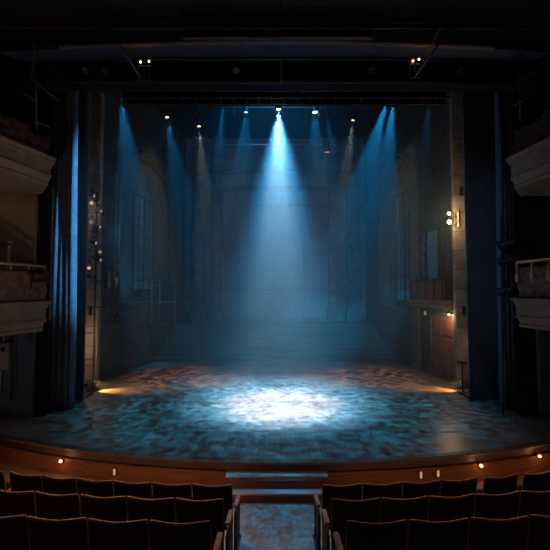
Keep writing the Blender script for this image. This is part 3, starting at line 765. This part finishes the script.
bl('twin bulb lamp between sloping poles at upper right above the stage', [(P(452, 3, 7.4), P(428, 52, 8.0)), (P(460, 16, 7.6), P(414, 78, 8.4))], P(414, 78, 8.4), [P(413, 61, 8.4), P(419, 59.5, 8.4)], (P(410, 64, 8.4), P(420, 78, 8.4)))
for px, lab in ((85, 'leftmost'), (105, 'second from left'), (236, 'left of centre'), (372, 'right of centre'), (460, 'rightmost')):
    spot_fixture('house_lantern', 'unlit dark lantern in the gloom above the proscenium, %s' % lab, P(px, 70, 8.75), P(px, 95, 8.2), .15, .28, M['can'], 'unlit lanterns above the proscenium', 'stage light', True, .2)
bm = B(); zz_ = P(275, 70, 8.75).z + .27; cyl(bm, (-5.4, 8.75, zz_), (5.4, 8.75, zz_), .022, n=8); tag(obj('lantern_pipe', bm, M['pipe'], smooth=True), 'dark pipe carrying unlit lanterns under the navy soffit above the proscenium', 'pipe')
bm = B(); tube(bm, [P(281, -6, 7.2), P(281, 40, 7.6), P(281.3, 84, 8.0)], .012); tag(obj('hanging_cable', bm, M['pipe'], smooth=True), 'thin cable hanging straight down from the ceiling to the proscenium top', 'cable')

# lighting boom on the left stone column
bx, by = P(95, 300, 11.95).x, 11.95
bt = thing('lighting_boom', 'upright pipe stand of lanterns in front of the left stone column', 'lighting stand', (bx, by, HS))
bm = B(); cyl(bm, (0, 0, .02), (0, 0, 6.3), .028, n=10); obj('pole', bm, M['iron'], bt, smooth=True)
bm = B(); lathe(bm, [(.22, 0), (.22, .03), (.06, .06), (.04, .1)], n=16); obj('base', bm, M['iron'], bt)
for z in (2.6, 3.4, 4.2, 5.0):
    bm = B(); cyl(bm, (-.15, 0, z), (.35, 0, z), .016, n=8); obj('cross_arm', bm, M['iron'], bt)
BL = [(94, 196, 'pale', 'topmost with a pale lens'), (91.5, 203, 'warmdim', 'second from the top with an amber lens'), (101, 211, 'pale', 'pale lensed one on the upper cross arm'), (91, 222, 'palewarm', 'warm lensed one at the middle'), (100, 227, 'pale', 'tilted pale one below the upper cross arm'), (96, 243, 'pale', 'pale one above the lower cross arm'), (100, 252, 'palewarm', 'cream lensed one on the lower cross arm'), (100.5, 260, 'pale', 'pale one under the lower cross arm'), (89, 268, 'warmdim', 'lowest with a bright amber lens'), (92, 277, None, 'unlit one beneath the bright amber one')]
for px, py, ln, lab in BL:
    a = P(px, py, 11.75); b = a + Vector((2.2, -.9, -.5)) if ln in ('pale', None) else a + Vector((.8, -2.0, -.5))
    spot_fixture('boom_lantern', 'black lantern on the left lighting boom, %s' % lab, a, b, .13, .3, G[ln] if ln else M['bluepane'], 'lanterns on the left boom', 'stage light', True, .14)
# matching small cluster by the right curtain
for px, py, lab in ((499, 245, 'upper'), (500, 262, 'middle'), (499, 292, 'lower')):
    spot_fixture('boom_lantern', 'dark unlit lantern in front of the right curtain, %s one' % lab, P(px, py, 9.55), P(440, py + 15, 10.5), .2, .4, M['bluepane'], 'lanterns by the right curtain', 'stage light', True, .2)
bm = B(); pa = P(503, 405, 9.55); pa.z = HS; cyl(bm, pa, P(501, 215, 9.55), .022, n=8); tag(obj('boom_pole', bm, M['iron']), 'thin upright pole carrying unlit lanterns before the right curtain', 'pole')

# floor lamps giving the amber pools
def floor_lamp(label, loc, target, en, s):
    t = spot_fixture('floor_lamp', label, loc + Vector((0, 0, .2)), target + Vector((0, .5, 0)), .14, .22, G['warmdim'], None, 'lamp', True, .15, False, False)
    spot(loc + Vector((0, 0, .34)) + (target - loc) * .16, target, en, AMBER, 62, .9, .03)
    return t
fl = ray_floor(86, 391, HS); fl2 = ray_floor(471, 392, HS)
floor_lamp('small floor lamp at the foot of the left flat throwing an amber streak', fl, fl + Vector((.75, .05, .02)), 300, -1)
floor_lamp('small floor lamp at the foot of the right column throwing an amber streak', fl2, fl2 + Vector((-.75, .25, .02)), 200, 1)
# stand by the right flat, pale post by the door
def stand(name, label, loc, h, m, head):
    t = thing(name, label, 'stand', loc)
    bm = B(); cyl(bm, (0, 0, .03), (0, 0, h), .022, n=10); obj('pole', bm, m, t, smooth=True)
    bm = B(); lathe(bm, [(.13, 0), (.13, .02), (.03, .05)], n=14); obj('base', bm, m, t)
    bm = B(); box(bm, (0, 0, h), head); obj('head', bm, m, t, bevel=.01)
stand('light_stand', 'dark short stand with a flat head at the foot of the right column', ray_floor(463, 394, HS), .95, M['iron'], (.26, .16, .06))
stand('barrier_post', 'pale upright post on a round base beside the red door', ray_floor(449, 384, HS), .72, M['creamdark'], (.10, .10, .08))

# ---------------------------------------------------------------- right bay: door, balcony, window, sconce
s = 1
dr = thing('door_1', 'red brown panelled double door under the lit lamp at stage right', 'door', wp(1, .9, HS, .02)); dr['kind'] = 'structure'
def wquad(bm, ua, ub, z0, z1, off, th):
    a, b = wp(1, ua, 0, off), wp(1, ub, 0, off)
    ps = [(a.x, a.y, z0), (b.x, b.y, z0), (b.x, b.y, z1), (a.x, a.y, z1)]
    f = [bm.verts.new(p) for p in ps]; g = [bm.verts.new((p[0] + NR.x * th, p[1] + NR.y * th, p[2])) for p in ps]
    bm.faces.new(f[::-1]); bm.faces.new(g)
    for i in range(4): bm.faces.new((f[i], f[(i + 1) % 4], g[(i + 1) % 4], g[i]))
dz = 2.75
D0, D1 = .22, 1.5
bm = B(); wquad(bm, D0, D1, HS + .01, dz, .01, .05); part('door_leaf', bm, M['reddoor'], dr)
for k in range(2):
    for zz in ((HS + .15, 1.25), (1.35, 1.95), (2.05, 2.65)):
        bm = B(); ua = D0 + .06 + k * (D1 - D0) / 2; wquad(bm, ua, ua + (D1 - D0) / 2 - .12, zz[0], zz[1], .06, .025); part('door_panel', bm, M['reddoor'], dr, bevel=.012)
bm = B(); wquad(bm, D0 - .12, D0, HS, dz + .12, .01, .09); wquad(bm, D1, D1 + .12, HS, dz + .12, .01, .09); wquad(bm, D0 - .12, D1 + .12, dz, dz + .12, .01, .10); part('door_frame', bm, M['stonelow'], dr, bevel=.01)
# balcony slab over the door with red parapet
bc = thing('stage_balcony', 'small balcony with a red panelled parapet over the door at stage right', 'balcony', wp(1, 1.2, 3.0, 0))
zb0 = 3.05
bm = B(); wquad(bm, .15, 2.3, zb0, zb0 + .14, .01, .5); wquad(bm, .1, 2.4, zb0 + .14, zb0 + .26, .01, .56); part('slab', bm, M['cream'], bc, bevel=.02)
bm = B(); wquad(bm, .2, 2.25, zb0 + .27, zb0 + .95, .40, .07); part('parapet', bm, M['reddoor'], bc)
bm = B(); wquad(bm, .15, 2.3, zb0 + .95, zb0 + 1.02, .36, .14); part('rail', bm, M['darktimber'], bc)
for u in (.2, .7, 1.2, 1.7, 2.2):
    bm = B(); wquad(bm, u - .03, u + .03, zb0 + .27, zb0 + .95, .47, .03); part('post', bm, M['darktimber'], bc)
wn = thing('window_3', 'narrow pale blue window above the balcony at stage right', 'window', wp(1, 1.5, 4.3, 0)); wn['kind'] = 'structure'
bm = B(); wquad(bm, 1.05, 1.75, 3.9, 5.9, .01, .03); part('pane', bm, M['bluepane'], wn)
bm = B(); wquad(bm, .95, 1.05, 3.85, 6.0, .01, .07); wquad(bm, 1.75, 1.85, 3.85, 6.0, .01, .07); wquad(bm, .95, 1.85, 5.9, 6.0, .01, .08); part('window_frame', bm, M['darktimber'], wn)
# pilaster with carved rope beside window
bm = B(); wquad(bm, 2.35, 2.75, HS, 9.9, .01, .14); wquad(bm, 2.28, 2.82, HS, HS + .6, .01, .2); wquad(bm, 2.28, 2.82, 9.4, 9.7, .01, .24); struct(obj('column_right_rear', bm, M['stonelow'], bevel=.02))
bm = B(); rnd = random.Random(5)
for k in range(26):
    z = 3.4 + k * .1; ball(bm, wp(1, 1.98 + .05 * math.sin(k * 1.3), z, .08), rnd.uniform(.05, .085), 8)
tag(obj('carved_garland', bm, M['stonelow'], smooth=True), 'pale carved garland hanging below the bright sconce', 'carving')
# sconce with two bulbs
b1, b2 = P(449, 213.5, 12.05), P(449.3, 222, 12.0)
sn = thing('wall_sconce', 'bright twin bulb sconce on the right stage wall', 'lamp', (b2.x + .1, b2.y + .1, b2.z))
bm = B(); ball(bm, b1, .045, 12); part('bulb', bm, G['warmhot'], sn, smooth=True)
bm = B(); ball(bm, b2, .062, 12); part('bulb', bm, G['warmhot'], sn, smooth=True)
bm = B(); tube(bm, [b1 + Vector((0, 0, -.04)), b1 + Vector((.12, .06, -.08)), b1 + Vector((.36, .12, -.1))], .015); part('arm', bm, M['brass'], sn, smooth=True)
bm = B(); tube(bm, [b2 + Vector((0, 0, -.05)), b2 + Vector((.12, .08, -.1)), b2 + Vector((.36, .17, .0))], .015); part('arm', bm, M['brass'], sn, smooth=True)
bm = B(); cyl(bm, b1 + Vector((.36, .12, -.42)), b1 + Vector((.36, .12, .12)), .03, n=12); part('back_plate', bm, M['brass'], sn)
point(b1 + Vector((-.05, -.12, .02)), 12, WARM, .04); point(b2 + Vector((-.06, -.14, -.04)), 26, WARM, .05)
dl = thing('door_lamp', 'small warm lamp in a shade over the red door', 'lamp', P(449, 314.5, 12.7))
bm = B(); ball(bm, (0, 0, 0), .035, 10); obj('bulb', bm, G['warm'], dl, smooth=True)
bm = B(); lathe(bm, [(.12, .03), (.10, .05), (.03, .09), (.02, .12)], n=14); tube(bm, [(0, 0, .12), (.05, .05, .16), (.2, .1, .16)], .012); obj('shade', bm, M['iron'], dl)
point(P(449, 314.5, 12.7) + Vector((-.03, -.05, -.07)), 22, WARM, .03)
el = thing('exit_lamp', 'small white lit box on the wall left of the red door', 'lamp', P(425, 313, 14.0))
bm = B(); box(bm, (0, 0, 0), (.07, .06, .13)); obj('diffuser', bm, G['palewarm'], el, bevel=.01)
bm = B(); box(bm, (.03, .05, 0), (.1, .05, .17)); obj('bracket', bm, M['iron'], el)
# left stage wall dressing: scaffold railing and dark cupboard, pipe rail
ft = thing('platform_railing', 'thin metal railing frame at the left rear of the stage', 'railing', P(150, 352, 16.2))
for px in (131, 143, 152, 160, 175):
    bm = B(); cyl(bm, P(px, 358, 16.3), P(px, 280, 16.3), .02, n=8); part('post', bm, M['pipe'], ft, smooth=True)
for py in (281, 303, 325):
    bm = B(); cyl(bm, P(129, py, 16.3), P(177, py - 1, 16.3), .018, n=8); part('bar', bm, M['pipe'], ft, smooth=True)
bm = B(); a, b, = P(104, 330, 13.9), P(104, 330, 13.9)
hz2 = thing('hose_reel', 'small reddish coiled hose on the left stage wall', 'hose', wp(-1, 1.35, 2.6, .1))
bm = B()
pts = [(.0 + .01 * k / 10, .16 * math.cos(k * .4) , .2 * math.sin(k * .4)) for k in range(48)]
tube(bm, pts, .022, 6); obj('coil', bm, M['redvelvet'], hz2, smooth=True)
bm = B(); cyl(bm, (-.08, 0, 0), (.06, 0, 0), .06, n=12); obj('hub', bm, M['brass'], hz2)
tb2 = thing('prop_rack', 'cluster of blue and red tinted glass lamps on the left stage wall', 'lamps', wp(-1, .9, 4.1, .12))
rnd = random.Random(2)
M['redglass'] = mat('red glass', (.30, .06, .04), .3, .2, 4)
for k in range(4):
    bm = B(); lathe(bm, [(.0, -.22), (.05, -.2), (.07, -.05), (.05, .08), (.02, .14)], (rnd.uniform(-.02, .1), -.15 + .22 * k - .2, rnd.uniform(-.2, .2)), 10); obj('glass_shade', bm, (M['bluepane'], M['steel'], M['redglass'])[k % 3], tb2, smooth=True)
bm = B(); box(bm, (-.02, 0, .36), (.04, .9, .05)); obj('rail', bm, M['darktimber'], tb2)
for z, lab in ((2.35, 'lower'), (3.2, 'upper')):
    bm = B(); tube(bm, [wp(-1, .6, z, .06), wp(-1, 5.5, z, .06)], .02)
    tag(obj('wall_pipe', bm, M['pipe'], smooth=True), 'thin level pipe along the left stage wall, %s of two' % lab, 'pipe')
bm = B(); a, b = wp(-1, .3, HS + .1, .08), wp(-1, 6.0, HS + .1, .08); bar(bm, a, b, .12, .16); struct(obj('baseboard_left', bm, M['darktimber']))
bm = B(); a, b = wp(1, 2.9, HS + .1, .08), wp(1, 6.0, HS + .1, .08); bar(bm, a, b, .12, .16); struct(obj('baseboard_right', bm, M['darktimber']))

# ---------------------------------------------------------------- footlights on the stage front
def foot(px, py, kind, label):
    u, v = (px - 275) / F, (CY - py) / F
    # meet the fascia cylinder
    d = Vector((u, CT - v * ST, ST + v * CT)); rr = LR + .05
    lo, hi = 4.0, 12.0
    for _ in range(50):
        m_ = (lo + hi) / 2; p = d * m_
        if (p.x - LC[0]) ** 2 + (p.y - LC[1]) ** 2 > rr * rr: lo = m_
        else: hi = m_
    p = Vector((0, 0, H)) + d * lo
    out = Vector((p.x - LC[0], p.y - LC[1], 0)).normalized()
    t = thing('footlight', label, 'lamp', p + out * .01, None, 'small lamps along the stage front')
    if kind == 'bulb':
        bm = B(); ball(bm, out * .03, .026, 10); obj('bulb', bm, G['foot'], t, smooth=True)
        bm = B(); cyl(bm, out * -.02, out * .012, .04, n=14); obj('mount', bm, M['brass'], t)
        point(p + out * .11, .8, (1, .5, .2), .02)
    else:
        bm = B(); box(bm, out * .012, (.035, .02, .11), Matrix.Rotation(math.atan2(-out.x, -out.y) * -1, 3, 'Z')); obj('lens', bm, G['footdim'], t, bevel=.006)
        bm = B(); box(bm, out * .0, (.055, .02, .14), Matrix.Rotation(math.atan2(-out.x, -out.y) * -1, 3, 'Z')); obj('mount', bm, M['brass'], t)
foot(62, 460.5, 'bulb', 'round lit lamp on the stage front at the far left')
foot(115, 471.5, 'lens', 'slim upright lamp on the stage front left of centre')
foot(420.5, 474.5, 'lens', 'slim upright lamp on the stage front, the brighter of two at right')
foot(437.5, 473, 'lens', 'slim upright lamp on the stage front just right of a similar one')
foot(480, 465, 'bulb', 'round lit lamp on the stage front above the seat gap at right')
foot(538, 455.5, 'bulb', 'round lit lamp on the stage front at the far right')

# ================================================================== LIGHT OF THE HOUSE AND ADDED FILL
# blue and amber gobo washes over the stage floor
BW = (.02, .45, .80)
def fw(px): p = P(px, 92, 9.62); return p
spot(fw(165), ray_floor(185, 402, HS), 1700, BW, 52, 1.0, .04, (44, .46, .59, 4))
spot(fw(395), ray_floor(372, 402, HS), 1700, BW, 52, 1.0, .04, (44, .46, .59, 4))
spot(fw(282), ray_floor(278, 434, HS), 1300, BW, 64, 1.0, .04, (38, .42, .62, 4))
# amber washes on the rear of the boards
for px_, tx_, e_ in ((140, -3.7, 2400), (235, -1.5, 1300), (325, 1.5, 1300), (420, 3.7, 2400)):
    spot(fw(px_), Vector((tx_, 13.7, HS)), e_, (1, .46, .22), 28, 1.0, .05, (40, .46, .60, 4))
# added unseen deep blue fill on the upper rear of the stage house
spot(Vector((0, 11.2, 11.2)), Vector((0, 19.5, 7.0)), 950, (.02, .26, .62), 120, .8, .1)
# blue side light on the left curtain edge, from the right end of the proscenium
sl_ = spot(P(425, 95, 9.75), Vector((-5.5, 10.2, 5.6)), 19000, (.12, .60, 1.0), 34, .6, .05); sl_.scale = (.18, 1, 1)
spot(P(120, 95, 9.6), Vector((5.9, 10.0, 4.0)), 120, (.06, .36, 1.0), 36, .8, .05)
# cool front light on curtains and flats
spot(Vector((3.6, 1.5, 7.8)), Vector((-5.5, 10.9, 4.8)), 200, (.62, .76, 1.0), 27, 1.0, .08)
spot(Vector((-3.6, 1.5, 7.8)), Vector((5.6, 10.9, 4.8)), 430, (.45, .60, 1.0), 26, 1.0, .08)
# unseen warm points added behind the flats to brighten the stone columns
point(Vector((-5.85, 11.45, 2.0)), 16, (1, .60, .34), .05)
point(Vector((-5.85, 11.5, 6.2)), 7, (1, .66, .45), .05)
point(Vector((5.95, 11.45, 1.9)), 5, (1, .58, .34), .05)
# warm house lamps
spot(Vector((-2.5, 1.2, 8.9)), Vector((-2.8, 7.2, .3)), 200, (1, .52, .28), 50, .9, .1)
spot(Vector((2.5, 1.2, 8.9)), Vector((2.8, 7.2, .3)), 140, (1, .48, .26), 50, .9, .1)
spot(Vector((-3.2, 6.9, 9.1)), Vector((-2.6, 4.3, .8)), 1250, (1, .60, .40), 44, .9, .1)
spot(Vector((3.2, 6.9, 9.1)), Vector((2.6, 4.3, .8)), 680, (1, .50, .32), 44, .9, .1)
point(Vector((-6.9, 8.1, 5.75)), 2.6, (1, .60, .34), .06)
point(Vector((-6.6, 8.2, 1.9)), 1.4, (.35, .65, 1.0), .06)  # unseen cool fill point added to brighten the wall under the left box
spot(Vector((-3.6, 4.2, 2.4)), Vector((-5.7, 8.0, 6.0)), 120, (1, .58, .34), 60, .8, .1)
spot(Vector((3.6, 4.2, 2.4)), Vector((5.7, 8.0, 6.0)), 13, (1, .60, .42), 60, .8, .1)
# unseen warm points added low before the front row to light the stage front
for s_ in (-1, 1):
    for k_ in range(5):
        a_ = s_ * (.075 + .062 * k_); r_ = LR + .95
        point(Vector((LC[0] + r_ * math.sin(a_), LC[1] - r_ * math.cos(a_), .34)), 4.2 if s_ < 0 else 3.0, (1, .50, .26), .12)
# cool spill down the aisle
spot(P(278, 74, 8.3), Vector((.05, 5.6, 0)), 560, (.16, .58, 1.0), 24, .7, .06)

# haze in the stage house
bm = B(); box(bm, (0, 15.25, 6.24), (13.2, 9.7, 11.4)); hzo = obj('haze', bm, None)
hm = bpy.data.materials.new('stage haze'); hm.use_nodes = True; nt = hm.node_tree; nt.nodes.clear()
vs_ = nt.nodes.new('ShaderNodeVolumeScatter'); vs_.inputs['Density'].default_value = .032; vs_.inputs['Anisotropy'].default_value = .1
vs_.inputs['Color'].default_value = (.44, .82, 1, 1)
om = nt.nodes.new('ShaderNodeOutputMaterial'); nt.links.new(vs_.outputs[0], om.inputs['Volume'])
hzo.data.materials.clear(); hzo.data.materials.append(hm); hzo['kind'] = 'stuff'
tag(hzo, 'thin blue lit haze filling the stage space', 'haze')

# world
w = bpy.data.worlds.new('World'); sc.world = w; w.use_nodes = True
w.node_tree.nodes['Background'].inputs[0].default_value = (.35, .5, .9, 1); w.node_tree.nodes['Background'].inputs[1].default_value = .0015
# camera
cam = bpy.data.cameras.new('camera'); co = bpy.data.objects.new('camera', cam); col.objects.link(co)
cam.sensor_width = 36; cam.sensor_fit = 'HORIZONTAL'; cam.lens = 36 * F / 550
co.location = (0, 0, H); co.rotation_euler = (PI / 2 + TH, 0, 0); cam.clip_end = 200
sc.camera = co
sc.view_settings.view_transform = 'Standard'; sc.view_settings.look = 'None'; sc.view_settings.gamma = 1; sc.view_settings.exposure = 0
sc.view_settings.use_curve_mapping = False
sc.cycles.use_denoising = True
sc.cycles.volume_bounces = 0
sc.cycles.sample_clamp_indirect = 4
